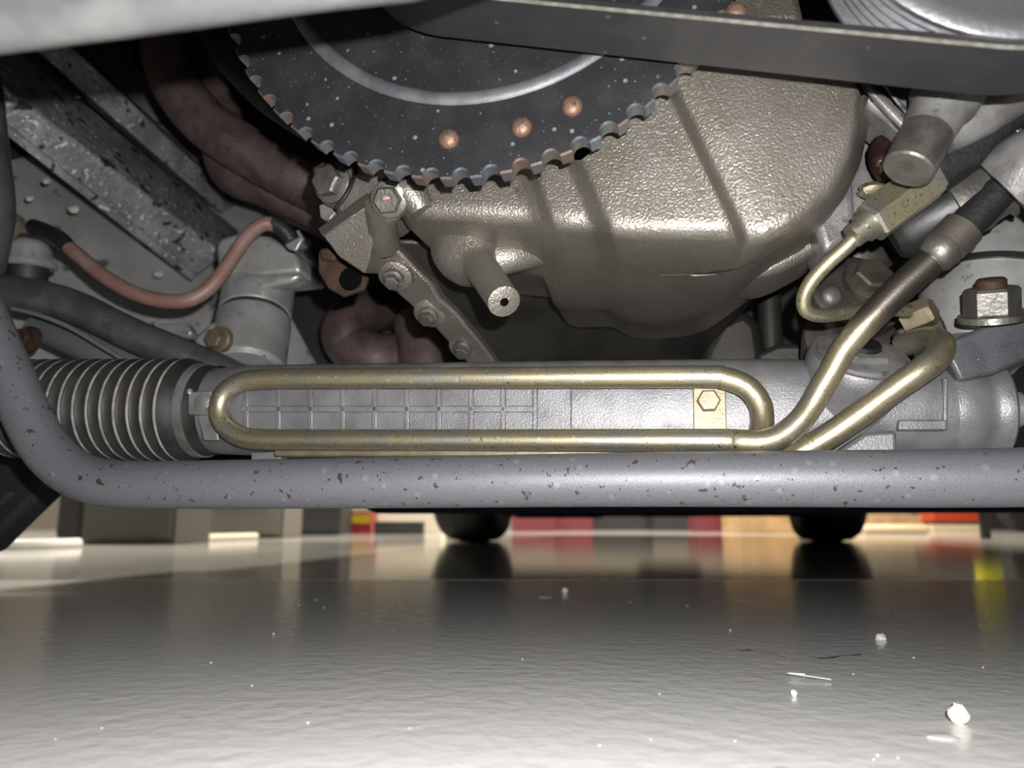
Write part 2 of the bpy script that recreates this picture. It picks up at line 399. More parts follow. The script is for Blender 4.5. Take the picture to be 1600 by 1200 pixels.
# boot --------------------------------------------------------
bt = thing('rubber_boot', 'black pleated rubber boot with ridges coloured pale for dust and light on the rack end', 'rubber boot', rack_at(190))
bl0 = Q(318, 641, RY); bdir = (Q(40, 638, RY) - bl0).normalized()
def bdist(px): return (Q(px, 641 - 3 * (318 - px) / 278, RY) - bl0).dot(bdir)
prof = [(bdist(346), .0288), (bdist(330), .0288), (bdist(326), .0300), (bdist(312), .0300), (bdist(308), .0322)]; mi = []
xs = [298 - 20.1 * i for i in range(14)]
for i, x in enumerate(xs):
    rr = .0338
    prof += [(bdist(x), rr - .0012), (bdist(x - 3), rr), (bdist(x - 7), rr), (bdist(x - 9), rr - .001), (bdist(x - 12), rr - .0052), (bdist(x - 17), rr - .0056)]
n = 56; d, s, u = frame(bdir); vv = []
for h, r in prof:
    for k in range(n):
        a = 2 * math.pi * k / n; vv.append(bl0 + d * h + (s * math.cos(a) + u * math.sin(a)) * r)
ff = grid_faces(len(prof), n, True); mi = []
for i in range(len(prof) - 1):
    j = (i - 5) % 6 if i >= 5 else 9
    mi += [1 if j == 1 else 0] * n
make('bellows', vv, ff, ['rubber', 'rubber_dusty_lit'], parent=bt, matidx=mi, angle=50)
clp = lathe('clamp_band', bl0 + bdir * bdist(327), bdir, [(0, .0298), (.0002, .0306), (.0058, .0308), (.006, .030)], 'light_alu', 48, parent=bt)
slab('clamp_tab', [(293, 612), (330, 610), (331, 648), (293, 648)], .4215, .0035, 'light_alu', parent=bt, bevel=.001)
lathe('clamp_button', Q(317, 629, .4220), -EY, [(-.001, .0052), (.0012, .0052), (.0016, .0046)], 'light_alu', 24, parent=bt)
slab('clamp_tail', [(308, 648), (333, 648), (342, 688), (318, 688)], .4235, .002, 'light_alu', parent=bt, bevel=.0006)
slab('clamp_clip', [(291, 608), (297, 606), (297, 616), (291, 616)], .420, .003, 'machined', parent=bt, bevel=.0006)

# ================================================================ COOLING PIPES
PYd = .416
lp = [(1470, 394, .385), (1434, 426, .387), (1406, 451, .389), (1358, 500, .393), (1322, 541, .397), (1303, 574, .400), (1286, 602, .403), (1270, 630, .405), (1250, 657, .405), (1222, 680, .405), (1192, 690, .405), (1160, 690, .406),
      (1100, 688.5, .409), (800, 688, .415), (500, 687, PYd), (405, 686, PYd), (372, 679, PYd), (350, 662, PYd), (343, 639, PYd), (350, 616, PYd), (372, 599, PYd), (405, 592.5, PYd),
      (500, 591, PYd), (800, 590, PYd), (1090, 588.5, PYd), (1132, 591, PYd), (1166, 604, PYd), (1186, 628, PYd + .001), (1191, 655, PYd + .005), (1187, 680, PYd + .011), (1180, 705, PYd + .016)]
tube('cooling_pipe', [Q(*p) for p in lp], .00605, 'zinc', 20, 8, label='long gold zinc pipe looping along the steering rack front', cat='pipe')
sp = [(1215, 735, .417), (1243, 712, .417), (1290, 684, .413), (1340, 650, .409), (1400, 606, .405), (1440, 578, .403), (1462, 561, .405), (1471, 546, .410), (1468, 534, .418), (1450, 530, .430), (1425, 535, .440), (1408, 540, .446)]
tube('return_pipe', [Q(*p) for p in sp], .0064, 'zinc', 20, 8, label='short gold pipe slanting across the rack to the pinion tower', cat='pipe')
br = thing('pipe_bracket', 'flat yellowish bracket bolted between the two pipe runs', 'bracket', Q(1109, 672, .424))
slab('plate', [(1083, 600), (1133, 600), (1136, 676), (1084, 676)], .4245, .002, 'zinc_flat', parent=br, bevel=.0004)
hexbolt(Q(1107, 627, .4235), -EY, .0062, .004, 'zinc_flat', br, washer=False)

# ================================================================ TRIGGER WHEEL
WY = .305
def circ3(a, b, c):
    # circle through three points given in the car plane (EX, EZ)
    (ax, ay), (bx, by), (cx, cy) = [(p.dot(EX), p.z) for p in (a, b, c)]
    d = 2 * (ax * (by - cy) + bx * (cy - ay) + cx * (ay - by))
    ux = ((ax * ax + ay * ay) * (by - cy) + (bx * bx + by * by) * (cy - ay) + (cx * cx + cy * cy) * (ay - by)) / d
    uy = ((ax * ax + ay * ay) * (cx - bx) + (bx * bx + by * by) * (ax - cx) + (cx * cx + cy * cy) * (bx - ax)) / d
    return ux, uy, math.hypot(ax - ux, ay - uy)
wx, wz, WR = circ3(Q(383, 112, WY), Q(700, 279, WY), Q(1077, 104, WY))
wy = Q(700, 279, WY).dot(EY)
WC = EX * wx + EY * wy + EZ * wz
wh = thing('trigger_wheel', 'black toothed crank trigger wheel with copper rivets and green spatter', 'toothed wheel', WC - EZ * WR)
out = []; NT = 60; rn = WR * math.pi / NT * .62
for i in range(NT):
    t0 = 2 * math.pi * i / NT - .035
    for k in range(9):          # scallop
        b = math.pi * k / 8
        dx = -math.cos(b) * rn; dz = math.sin(b) * rn * 1.02
        out.append((t0 + dx / WR, WR - dz))
    for k in (1, 2): out.append((t0 + (rn + (2 * math.pi * WR / NT - 2 * rn) * k / 3) / WR, WR))
NO = len(out); TH = .0085
def wp(t, r, y): return WC + EX * (r * math.cos(t)) + EZ * (r * math.sin(t)) + EY * y
rings = [(0.90, 0), ('o', 0), ('o2', .0008), ('o2', TH), (0.90, TH)]
v = []
for kind, y in rings:
    for t, r in out:
        if kind == 'o': rr = r - .0008
        elif kind == 'o2': rr = r
        else: rr = WR * kind
        v.append(wp(t, rr, y))
f = grid_faces(len(rings), NO, True)
mi = []
for i in range(len(rings) - 1): mi += [1 if i in (1, 2) else 0] * NO
f.append(tuple(range(NO))); mi.append(0); f.append(tuple(range(4 * NO, 5 * NO))); mi.append(0)
make('toothed_disc', v, f, ['wheel_black', 'wheel_edge'], parent=wh, matidx=mi, angle=35)
rx_, rz_, rR = circ3(Q(560, 118, WY), Q(700, 154, WY), Q(935, 80, WY))
RCn = EX * rx_ + EY * wy + EZ * rz_
rp = [RCn + EX * (rR * math.cos(2 * math.pi * k / 96)) + EZ * (rR * math.sin(2 * math.pi * k / 96)) for k in range(97)]
vv, ff = tube_geo(rp, .0044, 20, 1, False)
vv = [a + EY * .0030 for a in vv]
make('raised_ring', vv, ff, 'worn', parent=wh)
for (x, y) in ((701, 217), (815, 198), (894, 166), (1150, 20), (520, -60)):
    lathe('rivet', Q(x, y, WY - .0005), -EY, [(-.001, .0045), (.0006, .0045), (.0020, .0036), (.0027, .0018), (.0029, .0004)], 'copper', 20, parent=wh)

# ================================================================ BELT AND PULLEYS
BYr = .292; BWd = .028
A = Q(690, 57, BYr); B = Q(1510, 147, BYr)
bd = (B - A).normalized(); bn = Vector((0, 0, 1)); bn = (bn - bd * bn.dot(bd)).normalized()
R1 = .050; R2 = .066
C1 = A + bn * R1; C2 = B + bn * R2
bx = bd; path = []
for k in range(25):
    a = -math.pi / 2 - math.pi * .95 * (24 - k) / 24
    path.append((C1 + bx * (R1 * math.cos(a)) + bn * (R1 * math.sin(a)), bx * math.cos(a) + bn * math.sin(a)))
for k in range(1, 12): path.append((A + (B - A) * (k / 12), -bn))
for k in range(25):
    a = -math.pi / 2 + math.pi * .95 * k / 24
    path.append((C2 + bx * (R2 * math.cos(a)) + bn * (R2 * math.sin(a)), bx * math.cos(a) + bn * math.sin(a)))
v = []; sec = [(0, 0), (0, -BWd), (.0016, -BWd)]
for k in range(6):
    y = -BWd + (k + .5) * BWd / 6
    sec += [(.0042, y - BWd / 16), (.0022, y - BWd / 40), (.0022, y + BWd / 40), (.0042, y + BWd / 16)]
sec += [(.0042, 0)]; ns = len(sec)
for p, nrm in path:
    for i, y in sec: v.append(p - nrm * i + EY * y)
f = grid_faces(len(path), ns, True); mi = ([0, 1] + [0] * (ns - 2)) * (len(path) - 1)
f += [tuple(range(ns)), tuple((len(path) - 1) * ns + k for k in range(ns))]; mi += [0, 0]
make('drive_belt', v, f, ['belt', 'belt_edge'], matidx=mi, angle=25, label='black ribbed drive belt stretched across the top of the view', cat='belt')
def pulley(name, c, r, label, m, wide=.034):
    t = thing(name, label, 'pulley', c - EZ * r)
    pr = [(.003, r * .3), (.003, r * .88), (.001, r * .90), (.001, r * .97), (.0022, r + .0008), (.0040, r + .0008)]
    for k in range(6):
        y = .0046 + k * .0042
        pr += [(y, r - .0002), (y + .0012, r - .0046), (y + .0024, r - .0046), (y + .0036, r - .0002)]
    pr += [(.030, r + .002), (.032, r + .002), (.0325, r * .8), (wide, r * .3)]
    lathe('grooved_rim', c - EY * .031, EY, pr, m, 64, parent=t, angle=25)
    lathe('hub', c - EY * .036, EY, [(0, r * .22), (.001, r * .25), (.02, r * .25)], 'steel', 24, parent=t)
pulley('crank_pulley', C1, R1 - .0044, 'dark crank pulley inside the left bend of the belt', 'wheel_black')
pulley('grooved_pulley', C2, R2 - .0044, 'bright grooved metal pulley above the belt at the right', 'pulley_metal')

# ================================================================ TIMING CASE
# key columns: (top x,y) (shoulder x,y) (lower edge x,y) front depth, lower depth
KC = [((585, 262), (606, 300), (612, 320), .366, .376),
      ((600, 268), (630, 334), (640, 358), .364, .385),
      ((650, 255), (668, 338), (684, 398), .363, .408),
      ((735, 250), (755, 341), (768, 424), .362, .415),
      ((800, 250), (832, 344), (838, 430), .362, .416),
      ((818, 250), (850, 348), (850, 436), .359, .420),
      ((832, 250), (866, 351), (866, 478), .351, .440),
      ((858, 250), (892, 353), (884, 485), .350, .445),
      ((884, 250), (926, 354), (945, 484), .350, .445),
      ((896, 250), (942, 358), (962, 492), .345, .450),
      ((910, 250), (960, 364), (980, 504), .339, .458),
      ((960, 200), (1030, 366), (1015, 507), .338, .462),
      ((1024, 130), (1140, 367), (1062, 503), .338, .460),
      ((1033, 122), (1154, 372), (1085, 498), .337, .456),
      ((1044, 110), (1170, 376), (1112, 489), .327, .445),
      ((1075, 95), (1200, 374), (1160, 455), .325, .425),
      ((1140, 90), (1236, 358), (1215, 408), .325, .395),
      ((1200, 90), (1270, 334), (1275, 362), .326, .378),
      ((1260, 90), (1304, 296), (1318, 312), .327, .372),
      ((1300, 95), (1328, 248), (1344, 258), .328, .372),
      ((1318, 100), (1340, 200), (1356, 205), .329, .372),
      ((1322, 90), (1344, 150), (1360, 150), .330, .372)]
flat = [(*a, *b, *c, f_, f_ + (g_ - f_) * 1.28) for a, b, c, f_, g_ in KC]
cols = []
for i in range(len(flat) - 1):
    for k in range(7):
        t = k / 7; cols.append([flat[i][j] + (flat[i + 1][j] - flat[i][j]) * t for j in range(8)])
cols.append(list(flat[-1]))
for _ in range(2):                 # soften the steps as in a casting
    cols = [cols[0]] + [[(cols[i - 1][j] + 2 * cols[i][j] + cols[i + 1][j]) / 4 for j in range(8)] for i in range(1, len(cols) - 1)] + [cols[-1]]
NROW = 22; v = []; rows = None
for c in cols:
    T = Q(c[0], c[1], c[6] + .001); S = Q(c[2], c[3], c[6]); Bm = Q(c[4], c[5], c[7])
    line = []
    rs = .009
    ls = (S - T).length; lb = (Bm - S).length
    a_ = S + (T - S) * min(.45, rs / ls); b_ = S + (Bm - S) * min(.45, rs / lb)
    for k in range(10): line.append(T + (a_ - T) * (k / 10))
    for k in range(9):
        t = k / 8; line.append(a_ * (1 - t) ** 2 + S * 2 * t * (1 - t) + b_ * t * t)
    for k in range(1, 8): line.append(b_ + (Bm - b_) * (k / 7))
    line.append(Bm + EY * .004 + EZ * .001); line.append(Bm + EY * .06 + EZ * .004)
    line.append(T + EY * .11); rows = len(line); v += line
tc_ = thing('timing_case', 'warm grey cast aluminium timing case behind the toothed wheel', 'engine casting', Q(900, 500, .40))
f = grid_faces(len(cols), rows)
f += [(i * rows, (i + 1) * rows, (i + 1) * rows + rows - 1, i * rows + rows - 1) for i in range(len(cols) - 1)]
f += [tuple(range(rows)), tuple((len(cols) - 1) * rows + k for k in range(rows))]
case_front = make('case_front', v, f, 'cast', parent=tc_, angle=60)
# boss with oil spigot
ax = (Q(788, 472, .362) - Q(735, 392, .405)).normalized()
bs0 = Q(735, 392, .405)
LB = (Q(788, 472, .362) - bs0).length
lathe('spigot_boss', bs0, ax, [(-.008, .021), (0, .0205), (.008, .0185), (.014, .0145), (.018, .0108), (.022, .0089), (LB - .002, .0082), (LB - .0005, .0082), (LB, .0072)], 'cast', 32, parent=tc_)
lathe('spigot_hole', bs0 + ax * (LB - .0005), ax, [(0, .0022), (.0008, .0022)], 'hole', 16, parent=tc_)
tube('boss_web', [Q(752, 408, .405), Q(792, 402, .404), Q(826, 398, .410), Q(850, 396, .418)], [.013, .0095, .008, .007], 'cast', 16, 5, parent=tc_)
# bolt boss and paint-marked bolt
bb = Q(606, 312, .352)
vax = Vector((-.10, -.80, -.45)).normalized()
lathe('bolt_boss', bb - vax * .030, vax, [(0, .0115), (.018, .0108), (.026, .0098), (.028, .0090)], 'cast', 28, parent=tc_)
hb = hexbolt(bb - vax * .002, vax, .0072, .006, 'steel', tc_)
vv, ff = blob(bb + vax * .0042 + EZ * .002, .0030, .0008, .0016, (EX, vax, EZ)); make('paint_mark', vv, ff, 'pink', parent=hb)
tube('case_rib', [Q(600, 325, .362), Q(597, 350, .372), Q(600, 380, .39)], [.010, .008, .009], 'cast', 14, 4, parent=tc_)
tube('case_rib', [Q(612, 300, .362), Q(640, 300, .360), Q(660, 330, .362)], [.008, .009, .006], 'cast', 14, 4, parent=tc_)
# engine bracket plate at the left corner
eb = thing('engine_bracket', 'wedge shaped cast bracket at the left corner of the timing case', 'bracket', Q(560, 420, .40))
v = [Q(497, 360, .385), Q(572, 304, .372), Q(587, 312, .362), Q(503, 372, .375), Q(578, 398, .385), Q(569, 428, .392), Q(540, 402, .40)]
top = [Q(497, 357, .41), Q(575, 300, .40)]
pv = [Q(503, 368, .372), Q(586, 314, .360), Q(582, 375, .374), Q(578, 405, .382), Q(569, 428, .388), Q(530, 402, .383)]
vv, ff = poly3(pv, .022, EY + EZ * .30); make('wedge_plate', vv, ff, 'cast', parent=eb, bevel=.0012)
pv = [Q(496, 358, .378), Q(574, 300, .366), Q(586, 315, .3595), Q(503, 370, .3705)]
vv, ff = poly3(pv, .016, EY + EZ * .30); make('wedge_edge', vv, ff, 'cast', parent=eb, bevel=.001)
# rear case half on the right
rc = thing('case_rear_half', 'rear half of the engine casting peeking out right of the timing case', 'engine casting', Q(1250, 430, .42))
slab('rear_wall', [(1150, 425), (1190, 434), (1225, 420), (1285, 388), (1303, 340), (1290, 300), (1250, 300), (1150, 380)], .425, .05, 'cast', parent=rc, bevel=.006, bseg=4)
slab('rear_flange', [(1290, 270), (1332, 262), (1338, 335), (1330, 372), (1288, 398), (1270, 340)], .405, .04, 'light_alu', parent=rc, bevel=.004, bseg=3)
vv, ff = blob(Q(1258, 384, .4235), .0022, .0008, .0010); make('paint_spot', vv, ff, 'verdigris', parent=rc)

# ================================================================ OIL SUMP
su = thing('oil_sump', 'dark oil sump below and behind the timing case', 'oil sump', Q(900, 600, .55))
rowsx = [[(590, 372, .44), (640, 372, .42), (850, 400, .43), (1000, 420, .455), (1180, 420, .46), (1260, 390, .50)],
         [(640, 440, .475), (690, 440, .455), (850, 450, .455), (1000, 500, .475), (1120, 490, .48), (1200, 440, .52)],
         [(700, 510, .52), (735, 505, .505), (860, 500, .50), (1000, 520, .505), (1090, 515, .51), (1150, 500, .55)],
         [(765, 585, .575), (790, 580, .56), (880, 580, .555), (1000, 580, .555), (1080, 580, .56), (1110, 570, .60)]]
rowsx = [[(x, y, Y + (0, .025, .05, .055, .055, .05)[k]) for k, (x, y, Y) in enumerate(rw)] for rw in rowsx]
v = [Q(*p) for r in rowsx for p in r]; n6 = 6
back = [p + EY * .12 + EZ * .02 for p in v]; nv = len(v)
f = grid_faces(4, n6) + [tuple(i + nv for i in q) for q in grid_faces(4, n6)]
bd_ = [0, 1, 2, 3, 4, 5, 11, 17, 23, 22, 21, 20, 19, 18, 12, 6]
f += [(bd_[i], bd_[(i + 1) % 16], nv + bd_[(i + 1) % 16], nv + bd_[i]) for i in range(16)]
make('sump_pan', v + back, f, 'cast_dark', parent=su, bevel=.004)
fl_pts = [(578, 392, .398), (604, 374, .393), (628, 396, .403), (652, 422, .413), (676, 444, .423), (686, 464, .430), (712, 488, .442), (732, 513, .453), (757, 543, .468), (787, 585, .49),
          (745, 585, .492), (712, 548, .474), (680, 513, .457), (648, 483, .442), (622, 460, .430), (596, 432, .416), (574, 414, .405)]
vv, ff = poly3([Q(*p) for p in fl_pts], .012, EY + EZ * .5); make('sump_flange', vv, ff, 'cast', parent=su, bevel=.002)
fax = Vector((-.15, -.62, -.77)).normalized()
for x, y, Y in ((614, 437, .411), (668, 495, .440), (722, 547, .468)):
    lathe('bolt_pad', Q(x + 4, y - 6, Y + .003), fax, [(-.006, .0110), (.001, .0100), (.0016, .009)], 'cast', 24, parent=su)
    hexbolt(Q(x, y, Y), fax, .0046, .0050, 'steel', su)
# rust coloured lifting tab and corner bolt
rb_ = thing('rusty_bracket', 'rusty tab with a hole hanging below the wedge bracket', 'bracket', Q(530, 465, .42))
tabp = [(497, 392), (520, 402), (560, 428), (575, 432), (568, 452), (535, 463), (512, 450), (497, 425)]
slab('tab', tabp, .415, .004, 'rust', parent=rb_)
lathe('tab_hole', Q(548, 436, .4142), -EY, [(0, .0070), (.0008, .0070)], 'hole', 24, parent=rb_)
slab('tab_upper', [(488, 262), (505, 250), (520, 262), (512, 300), (490, 290)], .43, .004, 'rust', parent=rb_)
slab('tab_ear', [(497, 387), (515, 385), (528, 398), (520, 408), (500, 404)], .410, .006, 'rust', parent=rb_, bevel=.002)
cb = thing('corner_bolt', 'large steel hex bolt above the wedge bracket left of the wheel', 'bolt', Q(520, 320, .40))
bx0 = Q(519, 286, .372); bax = Vector((-.35, -.85, -.12)).normalized()
hexbolt(bx0, bax, .0085, .008, 'steel', cb, 'bolt_head')
lathe('bolt_sleeve', bx0 - bax * .034, bax, [(0, .0125), (.030, .0125), (.032, .011)], 'cast', 24, parent=cb)
lathe('bolt_sleeve', Q(556, 300, .372) - bax * .04, bax, [(0, .017), (.036, .017), (.04, .013)], 'cast', 24, parent=cb)
tube('ground_wire', [Q(525, 325, .365), Q(540, 305, .362), Q(552, 280, .364), Q(556, 260, .372)], .0012, 'black', 8, 5, label='thin black wire beside the corner bolt', cat='wire')
slab('grey_tab', [(497, 320), (512, 315), (525, 332), (514, 345), (500, 340)], .385, .006, 'light_alu', bevel=.001, label='small pale grey tab below the corner bolt', cat='bracket')

# ================================================================ LEFT SIDE: inner wing, chassis rail
iw = thing('inner_wing', 'grey painted inner wing sheet at the left', 'body panel', Q(200, 560, .75))
ctrl = [[(-140, 40, .62), (60, 40, .80), (220, 60, .90), (330, 120, .95), (480, 120, .98)],
        [(-140, 240, .55), (40, 240, .66), (200, 260, .78), (330, 260, .84), (500, 280, .92)],
        [(-140, 420, .52), (60, 420, .62), (220, 420, .72), (360, 420, .80), (540, 430, .88)],
        [(-140, 640, .54), (60, 640, .62), (220, 640, .72), (380, 640, .80), (720, 640, .86)]]
v = [Q(*p) for r in ctrl for p in r]
make('wing_sheet', v, grid_faces(4, 5), 'paint_grey', parent=iw, subs=3, angle=80)
for x, y, Y, s in ((72, 283, .575, .0045), (46, 310, .565, .004), (116, 327, .60, .006), (248, 428, .69, .006), (120, 150, .62, .004)):
    vv, ff = blob(Q(x, y, Y), s * .9, s * .5, s * .6, rough=.25); make('sealant_blob', vv, ff, 'sealant', parent=iw)
def rail(name, e, m, parent, **kw):
    v = [Q(*p) for q in e for p in (q[0], q[1])]; n = len(e); N = 12; vv = []
    for i in range(N + 1):
        t = i / N
        for a, b in e:
            pa, pb = Q(*a), Q(*b); vv.append(pa.lerp(pb, t))
    f = grid_faces(N + 1, n, True) + [tuple(range(n)), tuple(N * n + k for k in range(n))]
    return make(name, vv, f, m, parent=parent, bevel=.002, **kw)
cr = thing('chassis_rail', 'dark scraped chassis rail running diagonally back at the left', 'chassis rail', Q(200, 300, .62))
rail('rail_box', [((-90, 120, .44), (305, 432, .72)), ((-90, 62, .43), (350, 398, .72)), ((-60, 10, .47), (374, 362, .78)), ((-60, 10, .56), (374, 362, .86)), ((-90, 120, .56), (305, 432, .82))], 'rail', cr)
rail('rail_flange', [((-40, -5, .49), (345, 330, .80)), ((30, -5, .51), (372, 318, .84)), ((40, -5, .56), (380, 322, .88)), ((-40, 5, .56), (345, 345, .86))], 'rail', cr)
rail('rail_lip', [((-90, 132, .435), (300, 440, .715)), ((-90, 112, .432), (308, 428, .713)), ((-90, 112, .445), (308, 428, .725)), ((-90, 132, .445), (300, 440, .725))], 'rail', cr)
tube('strut_tube', [Q(-34, 120, .44), Q(-22, 240, .44), Q(-14, 330, .44), Q(-30, 420, .45)], .015, 'black_paint', 18, 6, label='dark strut tube at the far left edge', cat='suspension strut')

# exhaust headers ---------------------------------------------
hdr = [[(272, -40, .60), (256, 50, .58), (272, 125, .57), (318, 188, .57), (380, 232, .575), (450, 272, .585), (530, 312, .60)],
       [(330, -60, .66), (330, 60, .64), (345, 180, .63), (360, 262, .62), (420, 290, .62), (480, 318, .63), (540, 345, .64)],
       [(420, 262, .67), (430, 300, .66), (455, 318, .66), (490, 335, .67), (540, 360, .68)]]
labs = ['uppermost thick brown exhaust header pipe left of the wheel', 'second brown exhaust header pipe tucked below the uppermost one', 'lowest short brown exhaust header pipe beneath the others']
for hp, lb, rr in zip(hdr, labs, (.0215, .0205, .018)):
    tube('exhaust_header', [Q(*p) for p in hp], rr, 'header', 24, 6, label=lb, cat='exhaust pipe', group='exhaust headers')
tube('shade_tube', [Q(320, -20, .54), Q(370, 60, .52), Q(430, 130, .50), Q(500, 200, .49)], [.020, .026, .024, .014], 'black', 18, 6, label='black tube standing in for shade between the header and the wheel', cat='shade filler')  # black tube added to paint the gloom of the wheel's shadow
tube('exhaust_bend', [Q(700, 575, .74), Q(640, 560, .72), Q(585, 558, .70), Q(548, 540, .70), Q(540, 515, .70), Q(560, 492, .72), Q(600, 480, .76)], .0235, 'header', 24, 6,
     label='rusty brown exhaust bend behind the rack at centre left', cat='exhaust pipe')
tube('exhaust_downpipe', [Q(655, 500, .71), Q(665, 560, .70), Q(672, 640, .70)], .026, 'header', 24, 6, label='brown exhaust downpipe beside the sump flange', cat='exhaust pipe')

# engine mount drum -------------------------------------------
em = thing('engine_mount', 'silver drum engine mount with a dark gap around it', 'engine mount', Q(390, 560, .57))
mt, mb = Q(408, 432, .60), Q(388, 560, .57)
max_ = (mb - mt).normalized(); ml = (mb - mt).length; rm = .0298
lathe('drum_upper', mt, max_, [(-.002, rm * .9), (0, rm), (ml * .50, rm), (ml * .51, rm * .97)], 'mount_alu', 48, parent=em)
lathe('gap_ring', mt, max_, [(ml * .49, rm * .955), (ml * .60, rm * .955)], 'black', 48, parent=em)
lathe('drum_lower', mt, max_, [(ml * .565, rm * .97), (ml * .57, rm * 1.02), (ml * 1.1, rm * 1.02), (ml * 1.14, rm * .9)], 'mount_alu', 48, parent=em)
lathe('drum_ridge', mt, max_, [(ml * .545, rm * .9), (ml * .545, rm * 1.01), (ml * .558, rm * 1.01), (ml * .558, rm * .9)], 'steel', 48, parent=em)
slab('mount_arm', [(336, 385), (345, 370), (372, 363), (420, 368), (462, 395), (470, 425), (400, 432), (340, 428)], .565, .05, 'mount_alu', parent=em, bevel=.004, bseg=3)
slab('mount_wing', [(375, 428), (470, 428), (455, 440), (408, 447)], .56, .02, 'mount_alu', parent=em, bevel=.003)
hexbolt(Q(343, 530, .535), Vector((-.35, -.9, -.1)), .0078, .009, 'zinc_flat', em)
slab('mount_foot', [(300, 528), (330, 500), (380, 520), (372, 560), (305, 560)], .552, .02, 'mount_alu', parent=em, bevel=.004)
slab('spacer_plate', [(244, 506), (290, 504), (300, 520), (292, 527), (250, 520)], .60, .012, 'mount_alu', bevel=.002, label='pale spacer washer plate left of the engine mount', cat='washer')

# ground strap hose -------------------------------------------
rh = thing('ground_strap', 'faded red hose sagging between two black sleeved ends', 'hose', Q(270, 480, .50))
hp = [(95, 375, .485), (118, 395, .484), (160, 430, .482), (205, 456, .482), (255, 470, .484), (300, 467, .488), (335, 442, .494), (362, 405, .500), (388, 368, .505), (412, 350, .510), (432, 352, .514)]
tube('hose_body', [Q(*p) for p in hp], .0054, 'hose_red', 18, 8, parent=rh)
tube('end_sleeve', [Q(52, 354, .495), Q(75, 364, .49), Q(96, 376, .485), Q(107, 388, .484)], [.0060, .0068, .0064, .0060], 'tape', 14, 5, parent=rh)
tube('end_sleeve', [Q(426, 348, .513), Q(438, 354, .515), Q(450, 366, .518), Q(456, 376, .52)], .0062, 'tape', 14, 5, parent=rh)
slab('end_lug', [(440, 372), (466, 358), (474, 372), (462, 392), (448, 388)], .523, .004, 'machined', parent=rh, bevel=.001)
slab('end_lug', [(6, 340), (45, 345), (48, 362), (8, 362)], .50, .006, 'machined', parent=rh, bevel=.001)

# ball joint + control arm ------------------------------------
bj = thing('ball_joint', 'silver capped ball joint with black rubber at the left edge', 'ball joint', Q(40, 440, .50))
jc = Q(42, 432, .50); jax = Vector((.05, -.12, 1)).normalized()
lathe('rubber_gaiter', jc, jax, [(-.006, .014), (.004, .0150), (.012, .0140)], 'rubber', 32, parent=bj)
lathe('metal_cap', jc, jax, [(.007, .0185), (.009, .0205), (.012, .0200), (.016, .0165), (.022, .0155), (.027, .012), (.030, .006)], 'mount_alu', 36, parent=bj)
hexbolt(Q(14, 352, .49), Vector((-.2, -.9, .2)), .0085, .008, 'zinc_flat', bj)
ca = thing('control_arm', 'black forged control arm curving from the ball joint to the mount', 'control arm', Q(200, 580, .50))
tube('arm_beam', [Q(-40, 452, .485), Q(20, 460, .485), Q(75, 468, .488), Q(130, 485, .492), (Q(200, 520, .50)), Q(270, 550, .51), Q(350, 585, .525), Q(440, 620, .54)], [.014, .0145, .0135, .0125, .0125, .0130, .014, .014], 'black_paint', 20, 6, parent=ca)
tube('arm_flange', [Q(20, 482, .475), Q(60, 492, .476), Q(110, 512, .48), Q(165, 545, .486), Q(230, 585, .495)], .0018, 'bar', 10, 6, parent=ca)
tube('lower_arm', [Q(55, 510, .52), Q(110, 530, .52), Q(170, 556, .52), Q(260, 600, .53)], [.010, .012, .013, .014], 'bar', 18, 5, parent=ca)
hexbolt(Q(44, 530, .50), Vector((-.3, -.9, 0)), .008, .008, 'rust', ca)
gd = thing('splash_guard', 'black plastic splash guard in the lower left corner', 'splash guard', Q(-10, 840, .62))
slab('guard_panel', [(-160, 640), (20, 660), (78, 752), (66, 768), (20, 812), (-30, 862), (-160, 900)], .60, .03, 'under', parent=gd, bevel=.006)
slab('guard_fold', [(-160, 760), (-30, 745), (20, 770), (-10, 800), (-160, 840)], .595, .02, 'under', parent=gd, bevel=.004)

# ================================================================ RIGHT SIDE
ab = thing('accessory_bracket', 'pale cast bracket with ribs below the belt at upper right', 'bracket', Q(1470, 280, .40))
slab('bracket_web', [(1330, 90), (1330, 140), (1360, 165), (1440, 232), (1490, 222), (1512, 205), (1640, 262), (1640, 90)], .372, .03, 'light_alu', parent=ab, bevel=.003)
rail('web_rib', [((1332, 122, .350), (1428, 222, .352)), ((1354, 122, .350), (1450, 214, .352)), ((1354, 122, .38), (1450, 214, .38)), ((1332, 122, .38), (1428, 222, .38))], 'light_alu', ab)
rail('web_rib', [((1376, 132, .355), (1432, 200, .355)), ((1382, 128, .355), (1438, 194, .355)), ((1382, 128, .38), (1438, 194, .38)), ((1376, 132, .38), (1432, 200, .38))], 'light_alu', ab)
rail('web_rib', [((1545, 182, .3665), (1640, 240, .3665)), ((1552, 174, .3665), (1640, 228, .3665)), ((1552, 174, .38), (1640, 228, .38)), ((1545, 182, .38), (1640, 240, .38))], 'light_alu', ab)
c0, c1 = Q(1496, 118, .345), Q(1418, 266, .335)
dax = (c1 - c0).normalized(); dl = (c1 - c0).length
lathe('bolt_boss', c0, dax, [(0, .0150), (dl * .30, .0140), (dl * .40, .0118), (dl * .62, .0106), (dl * .63, .0098)], 'light_alu', 32, parent=ab)
lathe('bush_sleeve', c0, dax, [(dl * .60, .0096), (dl * .61, .0106), (dl * .985, .0106), (dl, .0098)], 'steel', 32, parent=ab)
tube('bracket_arm', [Q(1470, 212, .36), Q(1535, 178, .36), Q(1640, 105, .36)], [.009, .010, .012], 'light_alu', 18, 5, parent=ab)
